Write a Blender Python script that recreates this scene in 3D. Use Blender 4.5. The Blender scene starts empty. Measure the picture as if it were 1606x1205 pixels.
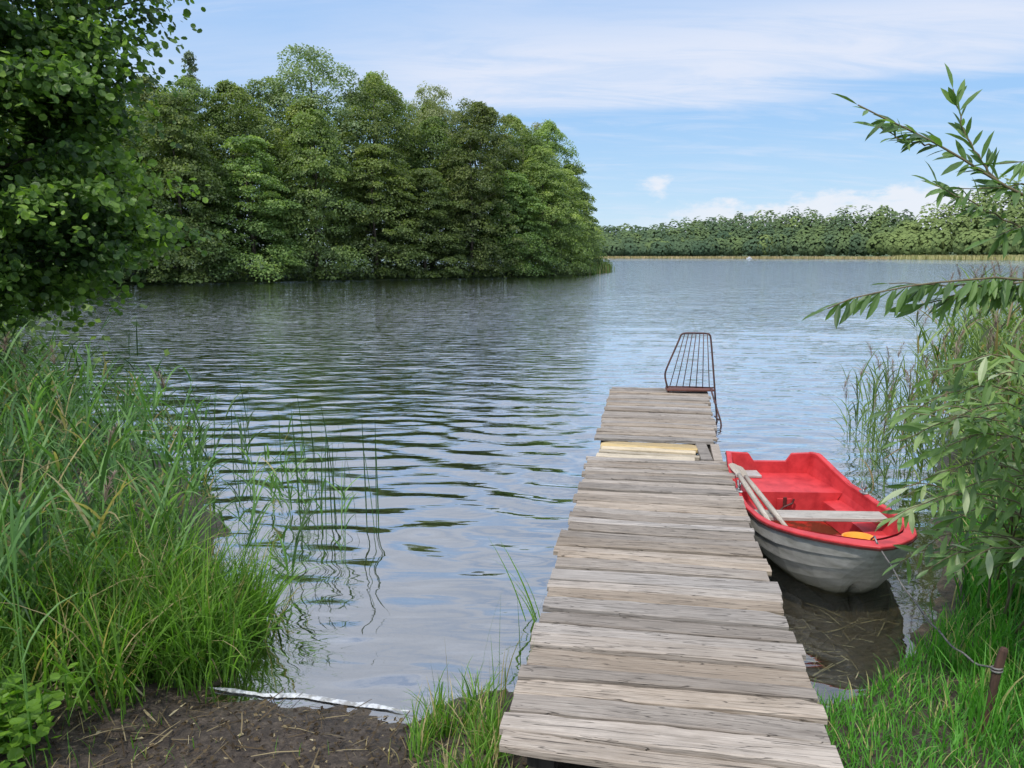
import bpy, math, numpy as np
from mathutils import Vector, Matrix
RN=np.random.default_rng
scene=bpy.context.scene
col=scene.collection
rad=math.radians
# ------------------------------------------------------------------ helpers
def link(o,parent=None):
    col.objects.link(o)
    if parent is not None: o.parent=parent
    return o
def mesh_obj(name,V,F,mat=None,rnd=None,parent=None,smooth=False):
    me=bpy.data.meshes.new(name)
    V=np.asarray(V,dtype=float).reshape(-1,3)
    if isinstance(F,np.ndarray): F=F.tolist()
    me.from_pydata(V.tolist(),[],F)
    if rnd is not None:
        a=me.attributes.new('rnd','FLOAT','POINT'); a.data.foreach_set('value',np.asarray(rnd,dtype=np.float32))
    if mat: me.materials.append(mat)
    if smooth: me.polygons.foreach_set('use_smooth',[True]*len(me.polygons))
    me.update()
    return link(bpy.data.objects.new(name,me),parent)
def empty(name,loc=(0,0,0),rot=0,label=None,category=None,group=None,kind=None):
    e=bpy.data.objects.new(name,None); e.empty_display_size=.2
    e.location=loc; e.rotation_euler=(0,0,rot); link(e); tag(e,label,category,group,kind); return e
def tag(o,label=None,category=None,group=None,kind=None):
    for k,v in (('label',label),('category',category),('group',group),('kind',kind)):
        if v: o[k]=v
    return o
class B:
    """mesh accumulator"""
    def __init__(s): s.v=[];s.f=[];s.r=[];s.n=0
    def add(s,V,F,r=0.5):
        V=np.asarray(V,dtype=float).reshape(-1,3)
        s.v.append(V); 
        if isinstance(F,np.ndarray): s.f.extend((F+s.n).tolist())
        else: s.f.extend([[i+s.n for i in f] for f in F])
        r=np.asarray(r,dtype=float)
        s.r.append(np.full(len(V),float(r)) if r.ndim==0 else r)
        s.n+=len(V)
    def obj(s,name,mat,parent=None,smooth=False):
        return mesh_obj(name,np.concatenate(s.v),s.f,mat,np.concatenate(s.r),parent,smooth)
def tube(b,pts,radii,sides=8,r=0.5,cap=True):
    pts=[Vector(p) for p in pts]; n=len(pts)
    if not hasattr(radii,'__len__'): radii=[radii]*n
    V=[];prev=None
    for i,p in enumerate(pts):
        d=(pts[min(i+1,n-1)]-pts[max(i-1,0)]).normalized()
        if prev is None:
            a=Vector((0,0,1)) if abs(d.z)<.9 else Vector((1,0,0))
            x=d.cross(a).normalized()
        else: x=(prev-d*prev.dot(d)).normalized()
        prev=x; y=d.cross(x)
        for k in range(sides):
            t=2*math.pi*k/sides
            V.append(p+(x*math.cos(t)+y*math.sin(t))*radii[i])
    F=[]
    for i in range(n-1):
        for k in range(sides):
            k2=(k+1)%sides
            F.append([i*sides+k,i*sides+k2,(i+1)*sides+k2,(i+1)*sides+k])
    if cap:
        F.append(list(range(sides))[::-1]); F.append([(n-1)*sides+k for k in range(sides)])
    b.add([tuple(v) for v in V],F,r)
def box(b,x0,x1,y0,y1,z0,z1,r=.5,c=0.004):
    # chamfered box
    V=[];F=[]
    xs=[x0,x1];ys=[y0,y1];zs=[z0,z1]
    import itertools
    idx={}
    for ix,iy,iz in itertools.product((0,1),repeat=3):
        sx=1-2*ix;sy=1-2*iy;sz=1-2*iz
        x,y,z=xs[ix],ys[iy],zs[iz]
        idx[(ix,iy,iz,0)]=len(V);V.append((x,y+sy*c,z+sz*c))
        idx[(ix,iy,iz,1)]=len(V);V.append((x+sx*c,y,z+sz*c))
        idx[(ix,iy,iz,2)]=len(V);V.append((x+sx*c,y+sy*c,z))
    for s in (0,1):
        F.append([idx[(s,0,0,0)],idx[(s,1,0,0)],idx[(s,1,1,0)],idx[(s,0,1,0)]])
        F.append([idx[(0,s,0,1)],idx[(1,s,0,1)],idx[(1,s,1,1)],idx[(0,s,1,1)]])
        F.append([idx[(0,0,s,2)],idx[(1,0,s,2)],idx[(1,1,s,2)],idx[(0,1,s,2)]])
    for a in (0,1):
        for c2 in (0,1):
            F.append([idx[(0,a,c2,1)],idx[(1,a,c2,1)],idx[(1,a,c2,2)],idx[(0,a,c2,2)]])
            F.append([idx[(a,0,c2,0)],idx[(a,1,c2,0)],idx[(a,1,c2,2)],idx[(a,0,c2,2)]])
            F.append([idx[(a,c2,0,0)],idx[(a,c2,1,0)],idx[(a,c2,1,1)],idx[(a,c2,0,1)]])
    for ix,iy,iz in itertools.product((0,1),repeat=3):
        F.append([idx[(ix,iy,iz,k)] for k in (0,1,2)])
    b.add(V,F,r)
def norm(a): return a/np.maximum(np.linalg.norm(a,axis=-1,keepdims=True),1e-9)
def scatter(b,tv,tf,pos,axis,nrm,scale,rnd):
    """instances of a template (x side, y along axis, z normal) merged to arrays"""
    axis=norm(axis); side=norm(np.cross(axis,nrm)); n=np.cross(side,axis)
    tv=np.asarray(tv,float); N=len(pos);k=len(tv)
    scale=np.broadcast_to(np.asarray(scale,float),(N,))
    V=pos[:,None,:]+scale[:,None,None]*(tv[None,:,0:1]*side[:,None,:]+tv[None,:,1:2]*axis[:,None,:]+tv[None,:,2:3]*n[:,None,:])
    off=(np.arange(N)*k)
    R=np.repeat(rnd,k)
    groups={}
    for f in tf: groups.setdefault(len(f),[]).append(f)
    F=[]
    for g,fs in groups.items():
        A=(off[:,None,None]+np.array(fs)[None]).reshape(-1,g); F+=A.tolist()
    b.add(V.reshape(-1,3),F,R)
LEAF_Q=([(0,0,0),(.42,.45,.06),(0,1,0),(-.42,.5,.06)],[[0,1,2,3]])
LEAF_R=([(0,0,0),(.33,.2,.05),(.45,.6,.09),(.2,.95,.03),(-.2,.95,.03),(-.45,.6,.09),(-.33,.2,.05),(0,.5,-.05)],
        [[0,1,2,7],[7,2,3],[7,3,4],[7,4,5],[0,7,5,6]])
LEAF_L=([(0,0,0),(.085,.25,.02),(.115,.5,.03),(.07,.8,.0),(0,1,-.06),(-.07,.8,.0),(-.115,.5,.03),(-.085,.25,.02),(0,.3,-.0),(0,.55,-.0),(0,.8,-.02)],
        [[0,1,8],[1,2,9,8],[2,3,10,9],[3,4,10],[4,5,10],[5,6,9,10],[6,7,8,9],[7,0,8]])
def blades(b,base,heading,length,lean,bend,width,K=5,rnd=.5,twist=None,pw=1.0):
    N=len(base); t=np.zeros((N,3)); P=[base.copy()]
    hd=np.stack([np.cos(heading),np.sin(heading),np.zeros(N)],1)
    th=lean.copy()
    for k in range(K):
        th=lean+bend*((k+.5)/K)**1.5
        P.append(P[-1]+(length/K)[:,None]*(hd*np.sin(th)[:,None]+np.array([0,0,1.])*np.cos(th)[:,None]))
    P=np.stack(P,1)
    if twist is None: twist=np.zeros(N)
    sd=np.stack([-np.sin(heading+twist),np.cos(heading+twist),np.zeros(N)],1)
    w=[width*(1-((k/K)**2))**pw*(.55+.45*min(1,k/K*3)) + .0004 for k in range(K+1)]
    w=np.stack(w,1)
    L=P-sd[:,None,:]*w[:,:,None]*.5; R=P+sd[:,None,:]*w[:,:,None]*.5
    V=np.stack([L,R],2).reshape(N,-1,3); k2=(K+1)*2
    F=np.array([[2*i,2*i+1,2*i+3,2*i+2] for i in range(K)])
    A=(np.arange(N)[:,None,None]*k2+F[None]).reshape(-1,4)
    rnd=np.broadcast_to(np.asarray(rnd,float),(N,))
    b.add(V.reshape(-1,3),A,np.repeat(rnd,k2))
    return P
# ------------------------------------------------------------------ material helpers
class NT:
    def __init__(s,tree): s.t=tree; s.n=tree.nodes; s.l=tree.links
    def node(s,typ,**kw):
        nd=s.n.new(typ)
        for k,v in kw.items():
            if k.startswith('_'): setattr(nd,k[1:],v)
        for k,v in kw.items():
            if k.startswith('_'): continue
            key=int(k[1:]) if k[0]=='i' and k[1:].isdigit() else k.replace('__',' ')
            s.set(nd.inputs[key],v)
        return nd
    def set(s,inp,v):
        if isinstance(v,bpy.types.NodeSocket): s.l.new(v,inp)
        else:
            if hasattr(inp.default_value,'__len__') and len(inp.default_value)==4 and len(v)==3: v=(*v,1)
            inp.default_value=v
    def math(s,op,a,b=0.0,c=None,clamp=False):
        nd=s.n.new('ShaderNodeMath'); nd.operation=op; nd.use_clamp=clamp
        s.set(nd.inputs[0],a); s.set(nd.inputs[1],b)
        if c is not None: s.set(nd.inputs[2],c)
        return nd.outputs[0]
    def mix(s,f,a,b,blend='MIX'):
        nd=s.n.new('ShaderNodeMix'); nd.data_type='RGBA'; nd.blend_type=blend
        s.set(nd.inputs[0],f); s.set(nd.inputs[6],a); s.set(nd.inputs[7],b); return nd.outputs[2]
    def ramp(s,f,stops,interp='LINEAR'):
        nd=s.n.new('ShaderNodeValToRGB'); cr=nd.color_ramp; cr.interpolation=interp
        while len(cr.elements)<len(stops): cr.elements.new(.5)
        for e,(p,c) in zip(cr.elements,stops):
            e.position=p; e.color=(*c,1) if hasattr(c,'__len__') else (c,c,c,1)
        s.l.new(f,nd.inputs[0]); return nd.outputs[0]
    def mr(s,v,a,b,c=0.,d=1.,smooth=True):
        nd=s.n.new('ShaderNodeMapRange'); 
        if smooth: nd.interpolation_type='SMOOTHSTEP'
        for i,x in enumerate((v,a,b,c,d)): s.set(nd.inputs[i],x)
        return nd.outputs[0]
    def noise(s,vec,scale,detail=3,rough=.5,dist=0):
        nd=s.node('ShaderNodeTexNoise',Scale=scale,Detail=detail,Roughness=rough,Distortion=dist)
        if vec is not None: s.l.new(vec,nd.inputs['Vector'])
        return nd.outputs[0]
    def mapping(s,vec,scale=(1,1,1),loc=(0,0,0),rot=(0,0,0)):
        nd=s.node('ShaderNodeMapping',Scale=scale,Location=loc,Rotation=rot); s.l.new(vec,nd.inputs[0]); return nd.outputs[0]
def newmat(name):
    m=bpy.data.materials.new(name); m.use_nodes=True; m.node_tree.nodes.clear()
    t=NT(m.node_tree); out=t.node('ShaderNodeOutputMaterial'); return m,t,out
def attr(t,name='rnd'):
    nd=t.n.new('ShaderNodeAttribute'); nd.attribute_name=name; return nd.outputs['Fac']
def simple(name,c1,c2,scale=8,rough=.6,bump=.3,stretch=(1,1,1),metal=0,detail=5,dist=.01,spec=.4,lo=.3,hi=.7):
    m,t,out=newmat(name)
    tc=t.node('ShaderNodeTexCoord').outputs['Object']
    v=t.mapping(tc,stretch); n=t.noise(v,scale,detail,.6)
    c=t.ramp(n,[(lo,c1),(hi,c2)])
    b=t.node('ShaderNodeBump',Strength=bump,Distance=dist,Height=n)
    p=t.node('ShaderNodeBsdfPrincipled',Base__Color=c,Roughness=rough,Metallic=metal,Normal=b.outputs[0])
    p.inputs['Specular IOR Level'].default_value=spec
    t.l.new(p.outputs[0],out.inputs[0]); return m
def leafmat(name,stops,trans=.3,objvar=.5,rough=.5,spec=.35,hue=.03,tint=(1.5,1.7,.6),gain=1.0):
    m,t,out=newmat(name)
    r=attr(t); c=t.ramp(r,[(p,tuple(q*gain for q in cc)) for p,cc in stops])
    oi=t.node('ShaderNodeObjectInfo').outputs['Random']
    v=t.mr(oi,0,1,1-objvar*.5,1+objvar*.5,False)
    h=t.mr(t.math('FRACT',t.math('MULTIPLY',oi,7.31)),0,1,.5-hue,.5+hue,False)
    hs=t.node('ShaderNodeHueSaturation',Hue=h,Value=v,Color=c)
    c=hs.outputs[0]
    p=t.node('ShaderNodeBsdfPrincipled',Base__Color=c,Roughness=rough); p.inputs['Specular IOR Level'].default_value=spec
    c2=t.mix(1.0,c,tint,'MULTIPLY')
    tr=t.node('ShaderNodeBsdfTranslucent',Color=c2)
    mx=t.node('ShaderNodeMixShader',i0=trans); t.l.new(p.outputs[0],mx.inputs[1]); t.l.new(tr.outputs[0],mx.inputs[2])
    t.l.new(mx.outputs[0],out.inputs[0]); return m
def woodmat(name,dark,mid,light,grain=1.0,var=.5,soft=0.0):
    m,t,out=newmat(name)
    tc=t.node('ShaderNodeTexCoord').outputs['Object']; r=attr(t)
    off=t.node('ShaderNodeCombineXYZ',X=t.math('MULTIPLY',r,37.0),Y=t.math('MULTIPLY',r,11.0)).outputs[0]
    va=t.node('ShaderNodeVectorMath',_operation='ADD',i0=tc,i1=off).outputs[0]
    g1=t.noise(t.mapping(va,(2.2,45,45)),1.6,6,.65,.9)
    g2=t.noise(t.mapping(va,(6,170,170)),1.0,3,.6,.2)
    g3=t.noise(t.mapping(va,(1,2,2)),4.5,5,.65)
    g4=t.noise(tc,1.4,4,.6)
    f=t.math('ADD',t.math('MULTIPLY',g1,.5),t.math('ADD',t.math('MULTIPLY',g2,.3),t.math('MULTIPLY',g3,.2)))
    c=t.ramp(f,[(.36,dark),(.46,mid),(.62,light)])
    c=t.mix(t.mr(g3,.42,.66,.0,.5),c,tuple(x*.6 for x in mid))
    c=t.mix(t.mr(g4,.42,.65,.0,.35),c,(mid[0]*.75,mid[1]*.70,mid[2]*.64))
    vv=t.mr(r,0,1,1-var*.5,1+var*.5,False)
    hs=t.node('ShaderNodeHueSaturation',Value=vv,Color=c,Saturation=t.mr(t.math('FRACT',t.math('MULTIPLY',r,5.7)),0,1,.6,1.2,False)).outputs[0]
    cr=t.noise(t.mapping(va,(1.2,30,30)),1.2,2,.5,1.2)
    crk=t.mr(t.math('ABSOLUTE',t.math('SUBTRACT',cr,.5)),0,.011,1,0)
    c=t.mix(t.math('MULTIPLY',crk,.75),hs,(.04,.033,.027))
    vo=t.node('ShaderNodeTexVoronoi',Scale=2.6); t.l.new(t.mapping(va,(1,2.2,2.2)),vo.inputs['Vector'])
    kn=t.mr(vo.outputs['Distance'],.02,.07,.8,0)
    c=t.mix(kn,c,(.06,.045,.035))
    hgt=t.math('SUBTRACT',f,t.math('MULTIPLY',crk,.7))
    b=t.node('ShaderNodeBump',Strength=.9*grain,Distance=.007,Height=hgt)
    p=t.node('ShaderNodeBsdfPrincipled',Base__Color=c,Roughness=.85,Normal=b.outputs[0]); p.inputs['Specular IOR Level'].default_value=.2
    t.l.new(p.outputs[0],out.inputs[0]); return m
M_deck=woodmat('weathered_deck_wood',(.12,.098,.08),(.325,.275,.225),(.46,.40,.335),1.0,.5)
M_new=woodmat('fresh_pine_wood',(.36,.26,.13),(.54,.42,.24),(.63,.51,.32),.5,.45)
M_oar=woodmat('oar_wood',(.2,.17,.14),(.40,.36,.31),(.54,.50,.44),.5,.2)
M_post=simple('wet_post_wood',(.02,.017,.013),(.11,.09,.07),14,.8,.6,(1,1,.15))
M_bark=simple('bark',(.025,.02,.015),(.12,.10,.08),9,.9,.8,(1,1,.25),dist=.02)
M_barkpale=simple('branch_bark',(.10,.08,.045),(.2,.17,.09),20,.7,.3,(1,1,.3))
M_rust=simple('rough_brown_stake',(.03,.018,.014),(.12,.065,.045),30,.85,.8,(1,1,.3),dist=.006)
M_ladder=simple('rusty_painted_tube',(.05,.035,.035),(.15,.075,.065),25,.55,.3,metal=.3,dist=.002)
M_board=simple('red_brown_board',(.10,.035,.03),(.2,.09,.07),12,.7,.4,(1,8,1),dist=.004)
M_red=simple('worn_red_gelcoat',(.36,.02,.025),(.60,.05,.055),7,.5,.10,dist=.002,spec=.3,lo=.28,hi=.56)
M_redwet=simple('red_floor_with_dirty_water',(.08,.028,.012),(.40,.03,.02),6,.15,.05,dist=.002,lo=.42,hi=.56)
M_rub=simple('dark_rubbing_strip',(.05,.01,.01),(.12,.03,.025),14,.6,.3)
M_orange=simple('orange_plastic',(.85,.25,.01),(.9,.33,.02),6,.35,.02)
M_metal=simple('galvanised_metal',(.15,.15,.15),(.4,.4,.4),25,.45,.2,metal=.8)
M_rope=simple('weathered_rope',(.07,.065,.06),(.24,.23,.22),60,.9,.8,dist=.003)
M_foam=simple('white_foam',(.26,.26,.25),(.58,.60,.62),30,.8,.3,dist=.004,lo=.4,hi=.6)
M_paint=simple('white_boat_paint',(.5,.5,.5),(.7,.7,.7),4,.4,.05)
M_clod=simple('mud_clods',(.03,.022,.016),(.10,.075,.055),25,.9,.4)
M_pale=simple('pale_grey_seat_board',(.30,.29,.27),(.48,.47,.44),9,.7,.2)
def hullmat():
    m,t,out=newmat('weathered_shade_grey_hull')
    g=t.node('ShaderNodeTexCoord').outputs['Object']; sx=t.node('ShaderNodeSeparateXYZ',i0=g)
    n=t.noise(t.mapping(g,(2,2,7)),3,6,.65); n2=t.noise(g,22,4,.6)
    c=t.ramp(n,[(.3,(.24,.235,.205)),(.55,(.40,.39,.36)),(.75,(.52,.51,.48))])  # white hull toned down to grey, its shaded look put into the colour
    gr=t.mr(t.math('ADD',sx.outputs[2],t.math('MULTIPLY',n,-.14)),-.06,.12,.85,0)
    c=t.mix(gr,c,(.10,.10,.065)); c=t.mix(t.mr(n2,.6,.75,0,.5),c,(.16,.15,.12))
    b=t.node('ShaderNodeBump',Strength=.15,Distance=.004,Height=n2)
    p=t.node('ShaderNodeBsdfPrincipled',Base__Color=c,Roughness=.55,Normal=b.outputs[0])
    t.l.new(p.outputs[0],out.inputs[0]); return m
M_hull=hullmat()
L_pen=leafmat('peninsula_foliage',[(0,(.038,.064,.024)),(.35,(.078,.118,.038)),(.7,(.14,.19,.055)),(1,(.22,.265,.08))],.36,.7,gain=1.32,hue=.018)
L_light=leafmat('pale_willow_foliage',[(0,(.12,.16,.08)),(.5,(.22,.275,.135)),(1,(.33,.37,.2))],.3,.2)
L_con=leafmat('spruce_foliage',[(0,(.12,.155,.11)),(1,(.21,.26,.18))],.3,.2)
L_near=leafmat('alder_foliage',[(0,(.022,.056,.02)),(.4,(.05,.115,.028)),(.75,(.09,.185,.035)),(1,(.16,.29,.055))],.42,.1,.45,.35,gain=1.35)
L_far=leafmat('distant_forest_foliage',[(0,(.055,.095,.06)),(.4,(.085,.13,.07)),(.75,(.13,.185,.07)),(1,(.18,.24,.085))],.1,.1,rough=1,spec=.0,tint=(1.2,1.4,.8))  # bluish, lightened greens: distance haze painted into the leaf colour
L_willow=leafmat('willow_leaf',[(0,(.045,.10,.035)),(.5,(.10,.20,.065)),(.85,(.17,.29,.09)),(.97,(.28,.36,.2)),(1,(.33,.4,.26))],.38,.1,.42,.4,gain=1.25)
L_reed=leafmat('reed_leaf',[(0,(.032,.06,.022)),(.3,(.06,.125,.038)),(.65,(.11,.21,.06)),(.84,(.19,.3,.11)),(.86,(.22,.18,.09)),(1,(.38,.30,.17))],.38,.1,.5,.3,gain=1.15)
L_grass=leafmat('grass_blade',[(0,(.03,.085,.014)),(.5,(.08,.19,.026)),(.88,(.15,.31,.045)),(.9,(.3,.25,.12)),(1,(.45,.37,.2))],.4,.1,.5,.3,tint=(1.35,1.65,.5),gain=1.22)
L_plume=leafmat('reed_plume',[(0,(.14,.10,.085)),(1,(.40,.31,.26))],.3,.1,.8,.1,tint=(1.2,1.1,1))
L_herb=leafmat('herb_leaf',[(0,(.05,.15,.015)),(1,(.13,.32,.03))],.35,.1,.45,.4)
L_straw=leafmat('far_reeds',[(0,(.24,.26,.10)),(.5,(.38,.34,.16)),(1,(.48,.42,.22))],.2,.05)
L_litter=leafmat('leaf_litter',[(0,(.03,.02,.014)),(.5,(.10,.065,.04)),(.8,(.27,.20,.12)),(1,(.45,.37,.25))],.05,.05,.8,.1,tint=(1,1,1))

# ------------------------------------------------------------------ terrain / lake
LAKE=np.array([(-1.50,3.50),(-1.28,3.18),(-.9,3.13),(-.45,3.02),(-.1,3.2),(.3,3.25),(.8,3.15),(1.2,3.1),(1.55,3.2),(1.9,3.5),(2.3,3.95),(2.65,4.5),(3.2,5.6),(4.2,7.5),(6,10),
 (10,15),(20,26),(70,80),(180,240),(222,335),(230,368),(216,400),(212,425),(196,455),(198,480),(150,515),(57,528),(-50,520),(-80,300),(-30,150),(6,118),(11.5,101),(11,92),(6.2,75),(-3,66.5),(-12,61),(-18.7,56),(-23.7,52.4),(-32,49),(-40,45),(-36,38),(-28,32),(-16,21),(-9.4,14.3),(-5.2,9.2),(-3.1,7),(-2.2,5.6),(-1.8,4.5)])
def sdist(X,Y):
    P=np.stack([X.ravel(),Y.ravel()],1); d=np.full(len(P),1e9); ins=np.zeros(len(P),bool)
    n=len(LAKE)
    for i in range(n):
        a=LAKE[i];b=LAKE[(i+1)%n];ab=b-a
        t=np.clip(((P-a)@ab)/(ab@ab),0,1); q=P-(a+t[:,None]*ab); d=np.minimum(d,np.hypot(q[:,0],q[:,1]))
        c=((a[1]>P[:,1])!=(b[1]>P[:,1])); 
        with np.errstate(divide='ignore',invalid='ignore'):
            xi=(b[0]-a[0])*(P[:,1]-a[1])/(b[1]-a[1])+a[0]
        ins^=c&(P[:,0]<xi)
    return np.where(ins,-d,d).reshape(X.shape)
def zland(X,Y):
    X=np.asarray(X,float);Y=np.asarray(Y,float)
    d=sdist(X,Y)
    bump=.010*np.sin(X*5.1+Y*2.3)*np.sin(Y*6.7-X*1.9)+.006*np.sin(X*13+1)*np.sin(Y*11+2)
    z=np.where(d>0,.28*(1-np.exp(-np.maximum(d,0)/1.6))+.02*np.clip(d-6,0,40)+.05*np.clip(d-60,0,160),-np.minimum(3.,.30*np.abs(d)))
    return z+bump*np.clip(1-np.abs(d)/30,0,1)
N=340
u=np.linspace(-1,1,N); gx=1400*np.sinh(8.4*u)/math.sinh(8.4); gy=3+1400*np.sinh(8.4*u)/math.sinh(8.4)
X,Y=np.meshgrid(gx,gy); Z=zland(X,Y)
nr=np.hypot(X,Y-3); Z=Z+RN(3).normal(0,1,Z.shape)*.005*(nr<4)
I=np.arange(N*N).reshape(N,N)
F=np.stack([I[:-1,:-1],I[:-1,1:],I[1:,1:],I[1:,:-1]],-1).reshape(-1,4)
m,t,out=newmat('bank_soil_and_lake_bed')
tc=t.node('ShaderNodeTexCoord').outputs['Object']; sp=t.node('ShaderNodeSeparateXYZ',i0=tc)
n1=t.noise(tc,3,6,.65); n2=t.noise(tc,28,8,.75); n3=t.noise(tc,.15,4,.6)
soil=t.ramp(n2,[(.34,(.022,.016,.012)),(.5,(.07,.052,.038)),(.68,(.18,.14,.10))])
soil=t.mix(t.mr(n1,.4,.65,0,.6),soil,(.04,.03,.022))
green=t.ramp(n3,[(.3,(.03,.06,.015)),(.7,(.07,.11,.03))])
far=t.mr(t.math('ABSOLUTE',sp.outputs[0]),3.5,9,0,1); far2=t.mr(sp.outputs[1],9,25,0,1)
c=t.mix(t.math('MAXIMUM',far,far2),soil,green)
bed=t.ramp(n2,[(.35,(.05,.037,.022)),(.65,(.20,.145,.085))])
c=t.mix(t.mr(sp.outputs[2],-.03,.03,1,0),c,bed)
c=t.mix(t.mr(sp.outputs[2],-.95,-.25,1,0),c,(.012,.032,.034))
b=t.node('ShaderNodeBump',Strength=.9,Distance=.025,Height=n2)
p=t.node('ShaderNodeBsdfPrincipled',Base__Color=c,Roughness=t.mr(sp.outputs[2],.0,.07,.35,.9),Normal=b.outputs[0])
t.l.new(p.outputs[0],out.inputs[0])
g=mesh_obj('ground',np.stack([X,Y,Z],-1),F,m,smooth=True)
tag(g,'brown soil bank and grassy lake shores','ground',kind='structure')
# water
ys=[2.3]
while ys[-1]<75: ys.append(ys[-1]*1.0052)
while ys[-1]<620: ys.append(ys[-1]*1.02)
ys=np.array(ys); aa=np.linspace(-1.35,1.35,440)
A,Yw=np.meshgrid(aa,ys); Xw=A*(Yw+1.5)
Zw=np.zeros_like(Xw); r=RN(11)
lams=np.concatenate([r.uniform(.14,.26,16),r.uniform(.26,.5,28),r.uniform(.5,1.0,14),r.uniform(1.0,2.2,5)])
wx=Xw+.25*np.sin(Yw*.7+1)+.12*np.sin(Xw*1.3+Yw*.5); wy=Yw+.12*np.sin(Xw*1.1+.4)+.05*np.sin(Xw*2.7+Yw*.9)
gust=.76+.24*np.sin(Xw*.32+.8*np.sin(Yw*.23))*np.sin(Yw*.41+.9*np.sin(Xw*.4))
for i,l in enumerate(lams):
    th=r.normal(0,.40)+.08; k=2*math.pi/l
    cell=.0056*Yw+.005
    fade=np.clip((l/cell-3)/4,0,1)
    slope=.009 if l<.26 else (.0225 if l<.5 else (.0120 if l<1.0 else .005))
    Zw+=slope/k*np.sin(k*(wx*math.sin(th)+wy*math.cos(th))+r.uniform(0,6.28))*fade*gust
shel=np.clip((Xw-.9)/.6,0,1)*np.clip((6.0-Yw)/1.5,0,1)
calm=np.clip((Yw-1.2)/3.9,.45,1.1)*(1-.6*shel); Zw*=calm
n0,n1_=Xw.shape; I=np.arange(n0*n1_).reshape(n0,n1_)
F=np.stack([I[:-1,:-1],I[:-1,1:],I[1:,1:],I[1:,:-1]],-1).reshape(-1,4)
m,t,out=newmat('lake_water')
tc=t.node('ShaderNodeTexCoord').outputs['Object']; sp=t.node('ShaderNodeSeparateXYZ',i0=tc)
farf=t.mr(sp.outputs[1],14,60,0,1)
w1=t.noise(t.mapping(tc,(.45,1.6,1),rot=(0,0,.08)),3.2,2,.5,.4)
w2=t.noise(t.mapping(tc,(.5,1.5,1),rot=(0,0,-.1)),11,2,.5,.3)
w3=t.noise(t.mapping(tc,(.3,1.0,1)),1.4,3,.6,.3)
hh=t.math('ADD',t.math('MULTIPLY',w1,t.mr(sp.outputs[1],4,26,.008,.07)),t.math('ADD',t.math('MULTIPLY',w2,t.mr(sp.outputs[1],4,18,.0006,.007)),t.math('MULTIPLY',w3,t.math('MULTIPLY',farf,.08))))
bp=t.node('ShaderNodeBump',Strength=1.0,Distance=1.0,Height=hh)
fr=t.node('ShaderNodeFresnel',IOR=1.33,Normal=bp.outputs[0])
fac=t.math('MINIMUM',t.math('ADD',t.math('MULTIPLY',t.math('POWER',fr.outputs[0],.65),1.18),.26),1.0)
sh=t.math('MULTIPLY',t.mr(sp.outputs[0],.9,1.4),t.mr(sp.outputs[1],4.6,5.6,1,0))
fac=t.math('MULTIPLY',fac,t.mr(sh,0,1,1,.5,False))
gl=t.node('ShaderNodeBsdfGlossy',Color=(.96,.985,1.0),Roughness=.03,Normal=bp.outputs[0])
trn=t.node('ShaderNodeBsdfTransparent',Color=(.72,.75,.70))
mx=t.node('ShaderNodeMixShader',i0=fac); t.l.new(trn.outputs[0],mx.inputs[1]); t.l.new(gl.outputs[0],mx.inputs[2])
t.l.new(mx.outputs[0],out.inputs[0])
w=mesh_obj('water',np.stack([Xw,Yw,Zw],-1),F,m,smooth=True); tag(w,'rippled silvery blue-green lake water','water',kind='structure')

# ------------------------------------------------------------------ trees
def crown(b,seed,H,R,base,prof,ncl,nl,ls,flat=.42,cs=.26,tmpl=LEAF_Q,droop=.35):
    r=RN(seed)
    h=base+(H-base)*r.beta(1.1,1.05,ncl); q=(h-base)/(H-base)
    az=r.uniform(0,6.283,ncl)
    lobe=1+.16*np.sin(az*2+seed)+.12*np.sin(az*3+q*7+seed*2)
    rr=R*prof(q)*(r.uniform(0,1,ncl)**.32)*r.uniform(.75,1.12,ncl)*lobe
    C=np.stack([rr*np.cos(az),rr*np.sin(az),h],1)
    size=R*cs*r.uniform(.5,1.35,ncl)*(.6+.5*prof(q))
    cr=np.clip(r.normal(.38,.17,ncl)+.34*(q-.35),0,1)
    ci=np.repeat(np.arange(ncl),nl); n=len(ci)
    d=norm(r.normal(0,1,(n,3))); d[:,2]=np.where(r.uniform(0,1,n)<.5,np.abs(d[:,2]),d[:,2])
    rad_=size[ci]*r.uniform(.35,1.18,n)**.6
    off=d*rad_[:,None]*np.array([1.15,1.15,flat])
    P=C[ci]+off
    out_=np.stack([np.cos(az),np.sin(az),np.zeros(ncl)],1)[ci]
    P[:,2]-=droop*np.maximum((off*out_).sum(1),0)
    P[:,2]=np.maximum(P[:,2],.15)
    nrm=norm(np.array([0,0,1.])*.6+out_*.35+d*.7+r.normal(0,.4,(n,3)))
    ax=norm(out_*.8+r.normal(0,.8,(n,3))-np.array([0,0,.35]))
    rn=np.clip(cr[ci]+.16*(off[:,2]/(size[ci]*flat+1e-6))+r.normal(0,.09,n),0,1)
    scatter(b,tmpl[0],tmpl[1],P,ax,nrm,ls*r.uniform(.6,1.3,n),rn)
    return C
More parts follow.
